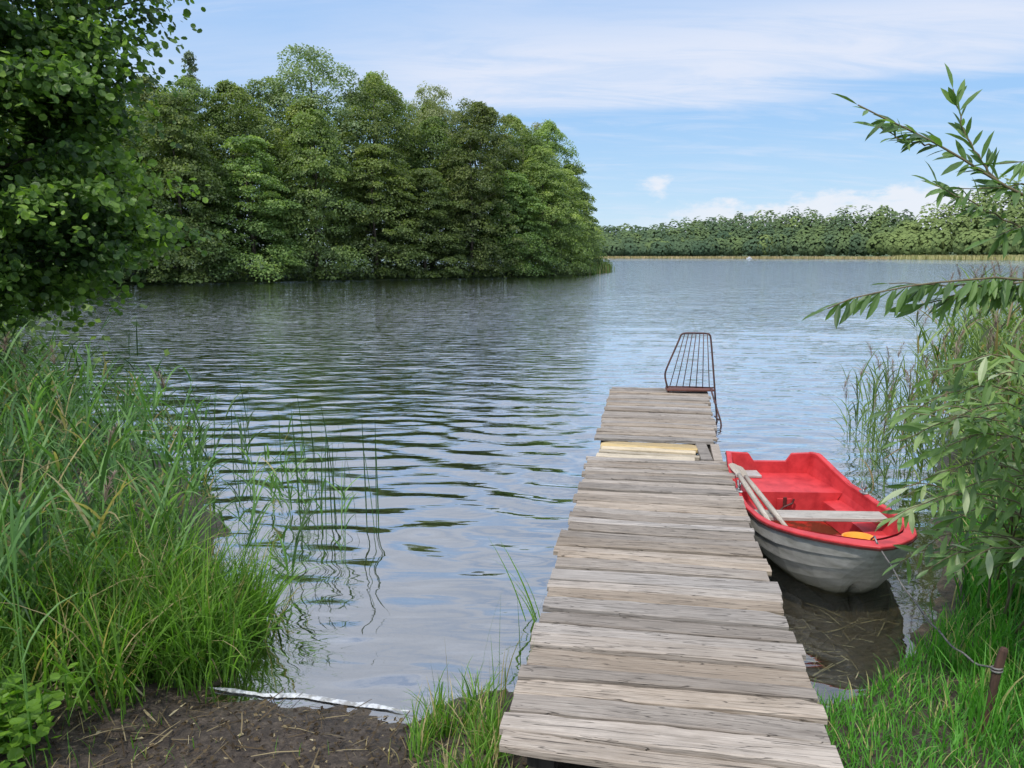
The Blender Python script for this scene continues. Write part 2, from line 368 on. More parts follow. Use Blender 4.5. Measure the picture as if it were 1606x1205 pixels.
def trunkmesh(b,seed,H,r0,C=None,lean=0,nb=10):
    r=RN(seed); pts=[];rr=[]
    for i in range(9):
        q=i/8; pts.append((lean*q*q+.12*math.sin(q*5+seed),.12*math.cos(q*4+seed),-.3+q*(H*.9+.3))); rr.append(r0*(1-.85*q)+.01+(.35*r0 if i==0 else 0))
    tube(b,pts,rr,8)
    if C is not None:
        idx=r.choice(len(C),min(nb,len(C)),replace=False)
        for i in idx:
            c=C[i]; z0=max(.4,c[2]*.75-.2); q=(z0+.3)/(H*.9+.3)
            p0=Vector((lean*q*q,0,z0)); p1=Vector(c); mid=p0.lerp(p1,.5)+Vector((0,0,.12*(p1-p0).length))
            tube(b,[p0,mid,p1],[r0*.3*(1-q*.6),r0*.2*(1-q*.6),.015],5)
p_round=lambda q:np.clip(np.sin(np.pi*np.clip(q*.80+.16,0,1))**.6,0.12,1)
p_low=lambda q:np.clip(1.0-.78*q**1.9,.10,1)*np.clip(.8+q*2,0,1)
p_oval=lambda q:np.clip(np.sin(np.pi*np.clip(q*.78+.2,0,1))**.85,0.1,1)
p_con=lambda q:np.clip(1.02-q,.03,1)
VAR={}
def variant(key,seed,H,R,base,prof,ncl,nl,ls,mat,flat,cs,trunk_r,droop=.35):
    b=B(); C=crown(b,seed,H,R,base,prof,ncl,nl,ls,flat,cs,droop=droop)
    co=b.obj('crown',mat); tb=B(); trunkmesh(tb,seed,H,trunk_r,C); to=tb.obj('trunk',M_bark,smooth=True)
    VAR[key]=(co.data,to.data,H,R); bpy.data.objects.remove(co); bpy.data.objects.remove(to)
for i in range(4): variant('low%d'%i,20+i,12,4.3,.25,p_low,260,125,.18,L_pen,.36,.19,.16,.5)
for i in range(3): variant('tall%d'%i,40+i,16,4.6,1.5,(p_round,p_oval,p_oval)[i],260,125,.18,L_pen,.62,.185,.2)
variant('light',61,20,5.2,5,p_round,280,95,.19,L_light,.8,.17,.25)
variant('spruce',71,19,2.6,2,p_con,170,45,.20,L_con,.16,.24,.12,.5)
def place(key,x,y,H,R,lbl,cat,rot,group='trees on the wooded peninsula'):
    cm,tm,h0,r0=VAR[key]
    z=float(zland(np.array([x]),np.array([y]))[0])
    e=empty(cat.replace(' ','_'),(x,y,z-.05),rot,lbl,cat,group)
    e.scale=(R/r0,R/r0,H/h0)
    for nm,md in (('crown',cm),('trunk',tm)):
        o=bpy.data.objects.new(nm,md); link(o,e)
front=[(-43,47.5,10,4.8),(-38.5,48.5,12,4.8),(-34.5,51,11,4.8),(-30.5,51.5,12.4,4.3),(-27,53.2,10.2,4.4),(-23.3,55,12.6,4.3),(-19.3,58,10.2,4.4),(-15.2,61,12.8,4.1),(-11.2,63.8,10.4,4.4),(-7.4,66.3,8.8,4.0),(-3.6,69,12.4,4.1),(-.2,72,9.4,3.9),(2.8,75,11.8,3.8),(5.0,80,10.2,3.7),(6.6,86,11.4,3.6),(7.5,93,9.4,3.4)]
mid=[(-42,55,14,5),(-36,57,12.5,4.6),(-31,58.5,14.6,4.3),(-26.4,60,13.0,4.4),(-21.8,62.5,14.8,4.4),(-16.8,66,14.2,4.4),(-12.0,69,16.6,4.4),(-7.2,72,13.8,4.3),(-3,76,15.7,4.3),(1.0,80,14.0,4.0),(3.9,86,15.8,3.8)]
back=[(-40,64,16.5,5.2),(-34,66,15.0,5),(-22,70,16.6,4.7),(-12.6,74,17.8,4.7),(-8.0,79,16.2,4.5),(-3.9,84,17.3,4.5),(.0,90,17.0,4.5),(-29,64,15.3,4.6),(-25,63,15.2,4.2)]
rr_=RN(5)
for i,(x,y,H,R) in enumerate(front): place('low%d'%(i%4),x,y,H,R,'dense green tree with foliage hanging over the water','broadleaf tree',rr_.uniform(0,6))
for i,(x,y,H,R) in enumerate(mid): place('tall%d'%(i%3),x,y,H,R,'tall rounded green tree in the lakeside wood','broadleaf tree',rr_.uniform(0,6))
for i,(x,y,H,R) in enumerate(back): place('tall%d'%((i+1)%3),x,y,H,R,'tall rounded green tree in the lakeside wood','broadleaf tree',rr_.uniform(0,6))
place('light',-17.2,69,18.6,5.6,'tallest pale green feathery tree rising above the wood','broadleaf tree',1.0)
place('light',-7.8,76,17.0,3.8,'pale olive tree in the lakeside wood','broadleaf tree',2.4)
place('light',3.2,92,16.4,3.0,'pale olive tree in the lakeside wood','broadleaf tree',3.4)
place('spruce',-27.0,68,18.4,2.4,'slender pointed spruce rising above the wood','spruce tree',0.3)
def band(name,line,n,h,spread,mat,ls,seed,lbl,cat):
    r=RN(seed); line=np.array(line,float); seg=np.diff(line,axis=0); L=np.hypot(seg[:,0],seg[:,1]); cum=np.r_[0,np.cumsum(L)]
    s=r.uniform(0,cum[-1],n); k=np.clip(np.searchsorted(cum,s)-1,0,len(L)-1); q=(s-cum[k])/L[k]
    P=line[k]+seg[k]*q[:,None]; P=P+r.normal(0,spread,P.shape)
    clump=np.abs(np.sin(s*1.3)+.6*np.sin(s*.57+1)+.5*np.sin(s*3.1))*.5+.3
    z=np.maximum(zland(P[:,0],P[:,1]),0)+h*clump*r.uniform(0,1,n)**.8
    P3=np.c_[P,z]; b=B()
    scatter(b,*LEAF_Q,P3,r.normal(0,1,(n,3)),norm(r.normal(0,.6,(n,3))+np.array([0,-.3,1])),ls*r.uniform(.6,1.3,n),np.clip(r.normal(.25,.2,n)+.15*(z/h-.4),0,1))
    return tag(b.obj(name,mat),lbl,cat,kind='stuff')
band('shore_undergrowth',[(-42,46),(-32,50.5),(-23.7,53.4),(-12,62),(-3,67.5),(6,76),(10,92)],12000,1.5,.6,L_pen,.2,7,'low dark bushes along the wooded shoreline','bushes')
band('shore_thicket',[(-7.5,11),(-12,16.5),(-18,23),(-30,33),(-40,40)],11000,2.2,.8,L_pen,.14,8,'green thicket along the lake bank','bushes')
def reedband(name,line,n,h,spread,seed,mat,w,lbl,cat):
    r=RN(seed); line=np.array(line,float); seg=np.diff(line,axis=0); L=np.hypot(seg[:,0],seg[:,1]); cum=np.r_[0,np.cumsum(L)]
    s=r.uniform(0,cum[-1],n); k=np.clip(np.searchsorted(cum,s)-1,0,len(L)-1); q=(s-cum[k])/L[k]
    P=line[k]+seg[k]*q[:,None]+r.normal(0,spread,(n,2)); b=B()
    blades(b,np.c_[P,np.full(n,-.1)],r.uniform(0,6.28,n),h*r.uniform(.6,1.2,n),r.uniform(0,.2,n),r.uniform(0,.5,n),np.full(n,w),3,r.uniform(0,1,n))
    return tag(b.obj(name,mat),lbl,cat,kind='stuff')
reedband('tip_reeds',[(8,80),(10.8,90),(11.8,98)],900,1.3,.35,9,L_reed,.06,'green reeds at the tip of the wooded shore','reeds')
reedband('distant_reeds',[(50,524),(150,511),(196,477),(194,453),(211,424)],9000,1.5,2.2,10,L_straw,.7,'straw coloured reed belt on the opposite shore','reeds')
reedband('distant_reeds',[(211,424),(214,399),(228,367),(220,334),(178,240)],9000,2.2,2.5,12,L_straw,.5,'straw coloured reed belt on the opposite shore','reeds')
# far forest (one mass)
b=B(); r=RN(77)
def far_tree(x,y,H,R,shade,n=250,ls=2.1):
    z0=float(zland(np.array([x]),np.array([y]))[0])
    d=norm(r.normal(0,1,(n,3))); lob=norm(r.normal(0,1,(8,3)))
    bump=.84+.16*np.max(d@lob.T,axis=1)**6
    P=np.array([x,y,z0+H*.52])+d*np.array([R,R,H*.48])*bump[:,None]*r.uniform(.9,1,n)[:,None]
    P[:,2]=np.maximum(P[:,2],z0+.5)
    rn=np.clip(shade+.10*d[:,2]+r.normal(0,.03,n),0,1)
    tg=np.cross(d,np.array([0,0,1.]))+r.normal(0,.4,(n,3))
    nn=norm(d*.8+np.array([0,-.25,.3])+r.normal(0,.12,(n,3)))
    ax=norm(np.cross(nn,tg))
    scatter(b,[(0,-.5,0),(.45,0,0),(0,.5,0),(-.45,0,0)],[[0,1,2,3]],P,ax,nn,ls*r.uniform(.7,1.2,n),rn)
for row,(dy,H0,n) in enumerate([(6,12,60),(14,16,58),(24,21,56),(38,24.5,52),(54,26.5,50)]):
    for i in range(n):
        q=(i+r.uniform(-.3,.3))/n; x=10+q*235
        y0=np.interp(x,[15,57,150,200,232],[527,528,515,480,445])
        roll=1+.08*math.sin(x*.045+.6)+.34*np.clip((x-110)/110,0,1)
        far_tree(x,y0+dy+r.uniform(-3,3),H0*roll*r.uniform(.86,1.08),r.uniform(5,9),np.clip(r.normal(.36+.15*np.clip((x-150)/70,0,1),.15),.02,.95))
for row,(dx,H0,n) in enumerate([(6,15,36),(14,23,34),(26,32,32),(40,40,30),(56,45,28)]):
    for i in range(n):
        q=(i+r.uniform(-.3,.3))/n; y=190+q*260
        x0=np.interp(y,[80,240,335,368,400,425,455],[70,180,222,230,216,212,205])
        far_tree(x0+dx+r.uniform(-3,3),y,H0*r.uniform(.9,1.05),r.uniform(5,8),np.clip(r.normal(.80,.10),.05,1))
tag(b.obj('distant_forest',L_far),'long green forest on the opposite lake shore','forest',kind='stuff')

# near overhanging alder
e=empty('alder_tree',(-7.2,8.4,.2),0,'large dark green alder tree overhanging the lake','tree')
lobes=[((-6.9,8,5.2),(2.9,2.2,3.2),165),((-5.0,7.8,4.3),(1.5,1.5,1.1),90),((-4.8,7.6,2.5),(1.25,1.2,.75),85),((-6.6,7.2,2.4),(1.8,1.2,.95),95),((-5.4,7.4,3.5),(1.75,1.2,.7),90),((-4.8,7.9,5.3),(1.0,1.2,.8),50),((-5.9,6.8,1.75),(1.4,.9,.5),75),((-4.1,7.7,2.15),(.65,.6,.35),26),((-8.2,7.4,3.2),(1.4,1.4,1.6),80),((-5.2,7.6,1.65),(1.0,.8,.35),36),((-4.3,7.8,3.6),(.65,.6,.6),32)]
b=B(); r=RN(31); ctr=[]
for c,rd,ncl in lobes:
    d=norm(r.normal(0,1,(ncl,3)))*(r.uniform(0,1,ncl)**.35)[:,None]*np.array(rd); ctr.append(np.array(c)+d)
C=np.concatenate(ctr); ncl=len(C); nl=100
ci=np.repeat(np.arange(ncl),nl); n=len(ci)
out_=norm(np.stack([C[:,0]+7.2,C[:,1]-8.4,np.zeros(ncl)],1))[ci]
s=r.uniform(.22,.5,ncl)[ci]
al=r.uniform(-1,1,n); tw=r.integers(0,5,n); ang=(tw*1.3+r.uniform(0,6.28,ncl)[ci])
off=out_*(al*s)[:,None]*1.0+np.stack([np.cos(ang)*.5,np.sin(ang)*.5,np.zeros(n)],1)*(al*s)[:,None]+r.normal(0,.055,(n,3))*np.array([1,1,.8])
off[:,2]-=.35*np.maximum(al,0)**2*s+.05*tw*(r.uniform(0,1,n)) -.1
P=C[ci]+off-np.array([-7.2,8.4,.2])
nrm=norm(np.array([0,-.3,.7])+out_*.4+r.normal(0,.55,(n,3))); ax=norm(out_*.6+r.normal(0,.7,(n,3))-np.array([0,0,.5]))
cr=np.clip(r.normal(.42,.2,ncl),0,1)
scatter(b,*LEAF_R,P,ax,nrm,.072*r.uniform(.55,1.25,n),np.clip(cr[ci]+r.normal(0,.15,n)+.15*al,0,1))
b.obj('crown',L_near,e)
b=B(); tube(b,[(0,0,-.4),(.1,-.05,1.2),(.05,0,3),(.3,-.2,5),(.4,-.3,8)],[.26,.2,.17,.12,.03],10)
tube(b,[(.1,-.05,.9),(.5,-.4,1.8),(1.2,-.7,2.0),(2.2,-.9,1.9)],[.11,.08,.05,.012],7)
for i in r.choice(ncl,70,replace=False):
    p=Vector(C[i])-Vector((-7.2,8.4,.2)); p0=Vector((.1,-.05,max(.8,p.z*.7))); mdp=p0.lerp(p,.5)+Vector((0,0,.2))
    tube(b,[p0,mdp,p],[.05,.03,.008],5)
b.obj('trunk',M_bark,e,True)

# ------------------------------------------------------------------ reeds and grass
def inpoly(P,poly):
    poly=np.array(poly,float); ins=np.zeros(len(P),bool)
    for i in range(len(poly)):
        a=poly[i];c=poly[(i+1)%len(poly)]
        cc=((a[1]>P[:,1])!=(c[1]>P[:,1])); xi=(c[0]-a[0])*(P[:,1]-a[1])/((c[1]-a[1]) if c[1]!=a[1] else 1e-9)+a[0]
        ins^=cc&(P[:,0]<xi)
    return ins
def sample(poly,n,r):
    poly=np.array(poly,float); lo=poly.min(0);hi=poly.max(0); out=np.zeros((0,2))
    while len(out)<n:
        P=r.uniform(lo,hi,(n*2,2)); out=np.r_[out,P[inpoly(P,poly)]]
    return out[:n]
def reeds(b,P,Hf,r,nleaf=8,lw=.016,dry=.1,lean=.12,shade=0,ll=(.22,.5)):
    n=len(P); z=np.maximum(zland(P[:,0],P[:,1]),-.25); H=Hf*r.uniform(.65,1.15,n)
    hd=r.uniform(0,6.28,n)
    rn=np.clip(r.normal(.40,.2,n)+shade,0,.84); dr=r.uniform(0,1,n)<dry; rn[dr]=r.uniform(.87,1,dr.sum())
    S=blades(b,np.c_[P,z-.02],hd,H,r.uniform(0,lean,n),r.uniform(0,lean*2,n),np.full(n,.006),6,rn,pw=.3)
    k=np.repeat(np.arange(n),nleaf); m=len(k); q=r.uniform(.18,1,m)*6; i0=np.clip(q.astype(int),0,5); f=(q-i0)[:,None]
    base=S[k,i0]*(1-f)+S[k,i0+1]*f
    rl=np.clip(rn[k]+r.normal(0,.14,m),0,.84); d2=dr[k]|(r.uniform(0,1,m)<dry*.6); rl[d2]=r.uniform(.87,1,d2.sum())
    blades(b,base,r.uniform(0,6.28,m),r.uniform(ll[0],ll[1],m),r.uniform(.25,.85,m),r.uniform(.3,1.9,m),lw*r.uniform(.5,1.2,m),5,rl,r.normal(0,.5,m))
    return S
def plumes(b,tips,r,L=.22,nb=70):
    n=len(tips); k=np.repeat(np.arange(n),nb); m=len(k); q=r.uniform(0,1,m)
    hd=r.uniform(0,6.28,n)
    drift=np.stack([np.cos(hd),np.sin(hd),np.zeros(n)],1)[k]*(q**2)[:,None]*L*.35
    base=tips[k]+np.array([0,0,1.])*(q*L*.9)[:,None]+drift
    blades(b,base,np.where(r.uniform(0,1,m)<.5,hd[k]+r.normal(0,.7,m),r.uniform(0,6.28,m)),.07*(1.2-q)*r.uniform(.6,1.2,m)+.02,r.uniform(.3,.9,m),r.uniform(.3,1.4,m),np.full(m,.0045),3,r.uniform(0,1,m))
def grass(b,P,H,r,w=.006,dry=.08,lean=.35,bend=1.2,shade=0,K=5):
    n=len(P); z=zland(P[:,0],P[:,1]); rn=np.clip(r.normal(.45,.22,n)+shade,0,.87); d=r.uniform(0,1,n)<dry; rn[d]=r.uniform(.9,1,d.sum())
    blades(b,np.c_[P,z-.01],r.uniform(0,6.28,n),H*r.uniform(.4,1.3,n),r.uniform(0,lean,n),r.uniform(.1,bend,n),w*r.uniform(.5,1.3,n),K,rn,r.normal(0,.4,n))
r=RN(101)
b=B(); bpl=B()
P=sample([(-1.75,3.7),(-2.2,3.1),(-3.2,3.0),(-5.5,4.5),(-6.5,6.5),(-5.4,8.2),(-3.7,6.6),(-2.7,5.4),(-2.05,4.5)],740,r)
Hh=np.clip(.60+.19*(-1.6-P[:,0]),.58,1.0)*r.uniform(.75,1.15,len(P))
S=reeds(b,P,Hh,r,9,dry=.08,lean=.3,shade=.0,lw=.021)
tips=S[:,-1][r.choice(len(P),40,replace=False)]; plumes(bpl,tips,r,.16)
P=sample([(-1.5,3.9),(-1.8,3.5),(-2.6,4.6),(-3.8,6.6),(-5.2,8.9),(-4.4,8.7),(-2.6,6.6),(-1.5,4.9),(-1.3,4.3)],110,r)
S=reeds(b,P,np.full(len(P),.78)*r.uniform(.6,1.3,len(P)),r,8,dry=.05,lw=.018,lean=.2,shade=.05)
P=sample([(-1.35,4.2),(-1.05,4.6),(-1.2,5.4),(-1.8,6.2),(-2.2,6.2),(-1.6,5.2)],16,r)
reeds(b,P,np.full(len(P),.72),r,7,dry=.03,ll=(.15,.32),lw=.018,shade=.12)
Q=np.array([[-1.72,2.50],[-1.80,2.62]]); S=reeds(b,Q,np.array([1.75,1.45]),r,5,dry=0,lean=.05,ll=(.25,.4)); plumes(bpl,S[:1,-1],r,.2,260)
tag(b.obj('reed_bed',L_reed),'tall green reeds standing along the bank','reeds',kind='stuff')
tag(bpl.obj('reed_plumes',L_plume),'brown feathery reed plumes','reeds',kind='stuff')
b=B(); P=np.r_[r.normal((-1.32,5.25),(.09,.2),(16,2)),r.normal((-1.0,5.3),(.06,.12),(4,2)),r.normal((-2.6,6.5),(.2,.35),(18,2)),r.normal((-1.75,5.9),(.15,.25),(5,2))]
n=len(P); blades(b,np.c_[P,np.full(n,-.15)],r.uniform(0,6.28,n),r.uniform(.7,1.2,n),r.uniform(0,.1,n),r.uniform(0,.3,n),np.full(n,.009),6,r.uniform(0,.2,n),pw=.4)
tag(b.obj('lake_rushes',L_reed),'thin dark green rushes standing in the water','rushes',kind='stuff')
b=B()
cent=sample([(-1.32,3.35),(-1.75,2.95),(-2.6,2.8),(-3.6,3.0),(-3.0,4.0),(-2.0,4.0),(-1.5,4.1)],100,r)
hs_=r.uniform(.7,1.25,100)
P=(cent[:,None,:]+r.normal(0,.07,(100,46,2))).reshape(-1,2)
edge=np.clip((-P[:,0]-1.2)/.8,.0,1)
grass(b,P,(.40+.2*edge)*np.repeat(hs_,46),r,.011,.10,.6,1.9,.0,6)
cent=sample([(-1.32,3.3),(-1.5,3.15),(-1.9,3.1),(-1.7,3.8),(-1.4,4.2)],34,r)
hs_=r.uniform(.65,1.25,34)
P=(cent[:,None,:]+r.normal(0,.06,(34,48,2))).reshape(-1,2)
grass(b,P,.48*np.repeat(hs_,48),r,.010,.06,.6,1.8,.08,6)
tag(b.obj('bank_grass',L_grass),'lush arching green grass on the bank','grass',kind='stuff')
b=B()
cent=sample([(-.42,2.55),(-.38,3.0),(-.08,3.2),(-.01,2.6),(-.04,2.2),(-.3,2.2)],24,r)
P=(cent[:,None,:]+r.normal(0,.03,(24,32,2))).reshape(-1,2); grass(b,P,.2,r,.007,.2,.5,1.3,.1)
P=sample([(-.3,2.9),(-.1,3.15),(.1,3.2),(.05,2.9)],24,r); grass(b,P,.45,r,.006,.3,.2,.6,.0)
P=r.normal((.14,3.9),(.025,.04),(6,2)); blades(b,np.c_[P,np.full(6,-.1)],r.uniform(2,4.2,6),r.uniform(.45,.65,6),r.uniform(.1,.4,6),r.uniform(.2,.8,6),np.full(6,.018),6,np.full(6,.8))
P=sample([(-2.5,2.2),(-1.3,2.2),(-1.2,2.9),(-2.5,2.9)],160,r); grass(b,P,.10,r,.005,.3)
P=sample([(-1.3,2.1),(-.4,2.1),(-.4,2.8),(-1.3,2.8)],35,r); grass(b,P,.07,r,.004,.4)
tag(b.obj('grass_tufts',L_grass),'tufts of grass growing beside the jetty','grass',kind='stuff')
b=B()
P=sample([(.95,2.0),(1.1,3.05),(1.5,3.12),(1.85,3.4),(2.3,3.85),(3.2,4.2),(3.4,2.0)],11000,r); grass(b,P,.11,r,.0065,.08,.6,1.4,.25,4)
cent=sample([(1.75,2.3),(1.95,3.3),(2.4,3.9),(3.0,4.6),(3.4,3),(3,2.2)],80,r)
P=(cent[:,None,:]+r.normal(0,.05,(80,45,2))).reshape(-1,2); grass(b,P,.32,r,.008,.08,.4,1.3,.22)
cent=sample([(2.4,3.75),(2.85,4.4),(3.2,5.3),(3.6,5.0),(3,3.8)],60,r)
P=(cent[:,None,:]+r.normal(0,.06,(60,45,2))).reshape(-1,2); grass(b,P,.5,r,.011,.08,.35,1.2,.08)
tag(b.obj('lawn_grass',L_grass),'bright green grass on the bank by the boat','grass',kind='stuff')
b=B(); bpl=B()
P=sample([(2.85,4.4),(3.1,5.2),(3.5,6.6),(4.6,8.4),(6.5,10.5),(8.5,10.5),(7,7),(4.5,4.2)],760,r)
S=reeds(b,P,np.full(len(P),1.25)*np.clip(.72+.22*(P[:,0]-2.7),.7,1.2),r,10,dry=.07,shade=.12,lw=.024)
plumes(bpl,S[:,-1][r.choice(len(P),190,replace=False)],r,.24)
P=sample([(2.9,5.6),(3.15,7.0),(3.9,8.8),(4.6,8.8),(3.6,6.6),(3.1,5.4)],50,r)
S=reeds(b,P,np.full(len(P),.95),r,7,dry=.06,shade=.1); plumes(bpl,S[:,-1][:22],r,.18,50)
tag(b.obj('reed_bed',L_reed),'tall reeds with brown plumes beside the boat','reeds',kind='stuff')
tag(bpl.obj('reed_plumes',L_plume),'purplish brown feathery reed plumes','reeds',kind='stuff')
b=B(); st=B(); cx,cy=-1.84,2.62
for i in range(26):
    a=r.uniform(0,6.28); R_=r.uniform(0,.2); p=np.array([cx+R_*math.cos(a),cy+R_*math.sin(a)]); z=.12; h=r.uniform(.08,.26)
    tip=np.array([p[0]+r.normal(0,.03),p[1]+r.normal(0,.03),z+h]); tube(st,[(p[0],p[1],z-.02),tuple(tip)],[.003,.002],5)
    k=9; az=np.arange(k)*2.4+a; hz=tip[None]-np.array([0,0,1.])*(np.arange(k)*h*.09)[:,None]
    ax=np.stack([np.cos(az),np.sin(az),np.full(k,.15)],1)
    scatter(b,*LEAF_R,hz+ax*.015,ax,np.array([[0,0,1.]])+r.normal(0,.35,(k,3)),r.uniform(.035,.065,k),r.uniform(0,1,k))
hb=empty('herb_plant',(0,0,0),0,'low bright green broad-leaved herb on the soil','plant')
b.obj('foliage',L_herb,hb); st.obj('stems',L_herb,hb)
# litter
b=B(); AR=[(-2.8,2.0),(-2.6,3.0),(-1.25,3.12),(-.4,2.98),(.1,2.9),(.1,2.0)]
P=sample(AR,2300,r); n=len(P)
P3=np.c_[P,zland(P[:,0],P[:,1])+r.uniform(.004,.018,n)]
az=r.uniform(0,6.28,n); ax=np.stack([np.cos(az),np.sin(az),r.normal(0,.25,n)],1)
scatter(b,[(0,0,0),(.28,.35,.12),(0,1,.1),(-.25,.5,.2)],[[0,1,2,3]],P3,ax,np.array([[0,0,1.]])+r.normal(0,.5,(n,3)),r.uniform(.008,.032,n),np.clip(r.beta(1.1,2.1,n),0,1))
n=1200;P=sample(AR,n,r); az=r.uniform(0,6.28,n)
P3=np.c_[P,zland(P[:,0],P[:,1])+.010]; ax=np.stack([np.cos(az),np.sin(az),r.normal(0,.10,n)],1)
scatter(b,[(-.013,0,0),(.013,0,0),(.03,.5,.03),(.01,1,0),(-.01,1,0),(.0,.5,.03)],[[0,1,2,5],[5,2,3,4]],P3,ax,np.array([[0,0,1.]])+r.normal(0,.2,(n,3)),r.uniform(.02,1,n)**3*.18+.02,r.beta(1.2,1.7,n))
n=14;P=sample([(-2.4,2.5),(-2.0,3.0),(-1.4,3.1),(-1.3,2.7)],n,r)
blades(b,np.c_[P,zland(P[:,0],P[:,1])+.01],r.uniform(0,6.28,n),r.uniform(.12,.35,n),r.uniform(1.0,1.5,n),r.uniform(-.2,.3,n),np.full(n,.012),5,r.uniform(.7,1,n))
# debris lying on the shallow bed beside the boat
n=260;P=sample([(1.3,3.3),(1.6,3.3),(2.2,4.0),(2.4,4.4),(1.7,4.4)],n,r); az=r.uniform(0,6.28,n); ax=np.stack([np.cos(az),np.sin(az),r.normal(0,.1,n)],1)
scatter(b,[(-.02,0,0),(.02,0,0),(.03,.5,.03),(.012,1,0),(-.012,1,0),(.0,.5,.03)],[[0,1,2,5],[5,2,3,4]],np.c_[P,zland(P[:,0],P[:,1])+.012],ax,np.array([[0,0,1.]])+r.normal(0,.2,(n,3)),r.uniform(.03,.22,n),r.uniform(.3,1,n))
tag(b.obj('leaf_litter',L_litter),'dead leaves, twigs and straw on the soil','litter',kind='stuff')
b=B(); P=sample(AR,400,r)
for (x,y) in P:
    s=r.uniform(.003,.010); z=float(zland(np.array([x]),np.array([y]))[0])
    V=np.array([(1,0,0),(-1,0,0),(0,1,0),(0,-1,0),(0,0,.7),(0,0,-1)],float)*s*r.uniform(.5,1.5,(6,3))+np.array([x,y,z+s*.2])
    b.add(V,[[0,2,4],[2,1,4],[1,3,4],[3,0,4],[2,0,5],[1,2,5],[3,1,5],[0,3,5]],.3)
tag(b.obj('mud_clods',M_clod),'small dark clods on the damp soil','mud',kind='stuff')
# foam strip at the waterline
b=B()
xs=np.linspace(-1.38,-.42,160); V=[];F=[]
lo_=np.cumsum(r.normal(0,.0012,160)); hi_=np.cumsum(r.normal(0,.0014,160)); lo_-=np.linspace(lo_[0],lo_[-1],160); hi_-=np.linspace(hi_[0],hi_[-1],160)
for i,x in enumerate(xs):
    y=np.interp(x,[-1.38,-1.1,-.9,-.7,-.42],[3.225,3.165,3.155,3.10,3.035])
    e_=min(1,i/12,(159-i)/12)
    a0=y+lo_[i]-.010*e_; a1=y+hi_[i]+(.010+.006*math.sin(i*.11))*e_+.001; a1=max(a1,a0+.002)
    for q,zz in ((0,.004),(.3,.009),(.7,.009),(1,.004)): V.append((x,a0+(a1-a0)*q,zz+.004))
for i in range(159):
    for k in range(3): F.append([i*4+k,(i+1)*4+k,(i+1)*4+k+1,i*4+k+1])
b.add(V,F); tag(b.obj('foam_strip',M_foam,smooth=True),'thin whitish foam line along the waterline','foam')

# ------------------------------------------------------------------ willow branches (right)
wl=B(); wb=B()
def branch(pts,r0,n_leaf,L,seed,droop=.5,rmean=.45):
    r=RN(seed); pts=np.array(pts,float)
    s=np.r_[0,np.cumsum(np.linalg.norm(np.diff(pts,axis=0),axis=1))]; q=np.linspace(0,s[-1],16)
    Q=np.stack([np.interp(q,s,pts[:,k]) for k in range(3)],1)
    for _ in range(3): Q[1:-1]=(Q[:-2]+2*Q[1:-1]+Q[2:])/4
    Q[1:-1]+=r.normal(0,.003,Q[1:-1].shape)
    tube(wb,[tuple(p) for p in Q],[r0*(1-.8*i/15)+.0008 for i in range(16)],6)
    t_=np.sort(r.uniform(.08,1,n_leaf))*15; t_[-1]=15; i0=np.clip(t_.astype(int),0,14); f=(t_-i0)[:,None]
    P=Q[i0]*(1-f)+Q[i0+1]*f; d=norm(Q[i0+1]-Q[i0])
    sgn=np.where(np.arange(n_leaf)%2==0,1,-1)[:,None]
    side=norm(np.cross(d,np.array([[0,-.5,1.]])+r.normal(0,.5,(n_leaf,3))))
    ax=norm(d*.75+side*sgn*.75+r.normal(0,.22,(n_leaf,3))-np.array([0,0,droop]))
    ax[-1]=d[-1]
    nrm=norm(np.array([[0,-.4,1.]])+r.normal(0,.5,(n_leaf,3)))
    scatter(wl,*LEAF_L,P,ax,nrm,L*r.uniform(.55,1.1,n_leaf),np.clip(r.normal(rmean,.25,n_leaf),0,1))
branch([(2.1,2.35,1.9),(1.55,2.25,2.07),(1.344,2.27,2.186),(1.18,2.29,2.284),(.989,2.30,2.374)],.006,95,.09,1,.25,.25)
branch([(1.40,2.27,2.15),(1.30,2.29,2.28),(1.262,2.31,2.42)],.003,26,.08,2,-.2,.25)
branch([(1.22,2.29,2.26),(1.12,2.28,2.27),(1.04,2.28,2.31)],.002,14,.07,52,.3,.25)
branch([(1.7,2.3,1.98),(1.5,2.3,2.03),(1.36,2.28,2.08),(1.22,2.28,2.15)],.003,44,.09,22,.4,.3)
branch([(1.8,2.3,2.05),(1.6,2.3,2.12),(1.48,2.28,2.15),(1.30,2.28,2.14)],.003,46,.09,23,.6,.35)
branch([(1.8,2.3,2.12),(1.62,2.3,2.2),(1.5,2.28,2.22),(1.40,2.28,2.21)],.003,30,.09,24,.6,.35)
branch([(1.8,2.3,2.0),(1.62,2.3,2.05),(1.5,2.28,2.04),(1.40,2.28,2.0)],.003,30,.09,25,.6,.35)
branch([(2.1,2.4,1.78),(1.53,2.22,1.885),(1.35,2.22,1.885),(1.162,2.22,1.865),(1.0,2.21,1.85),(.9,2.20,1.80)],.005,110,.095,3,1.0,.3)
branch([(1.9,2.4,1.80),(1.6,2.3,1.87),(1.4,2.25,1.85),(1.18,2.23,1.81)],.004,60,.095,33,1.0,.3)
branch([(1.9,2.4,1.82),(1.6,2.3,1.88),(1.45,2.25,1.87),(1.25,2.23,1.83)],.004,50,.095,34,1.0,.35)
branch([(1.7,2.35,1.84),(1.45,2.25,1.86),(1.25,2.23,1.86),(1.08,2.22,1.87)],.003,40,.085,35,.8,.3)
branch([(1.9,2.3,2.1),(1.62,2.1,2.12),(1.52,2.05,2.02),(1.45,2.0,1.93)],.004,26,.11,4,.7,.5)
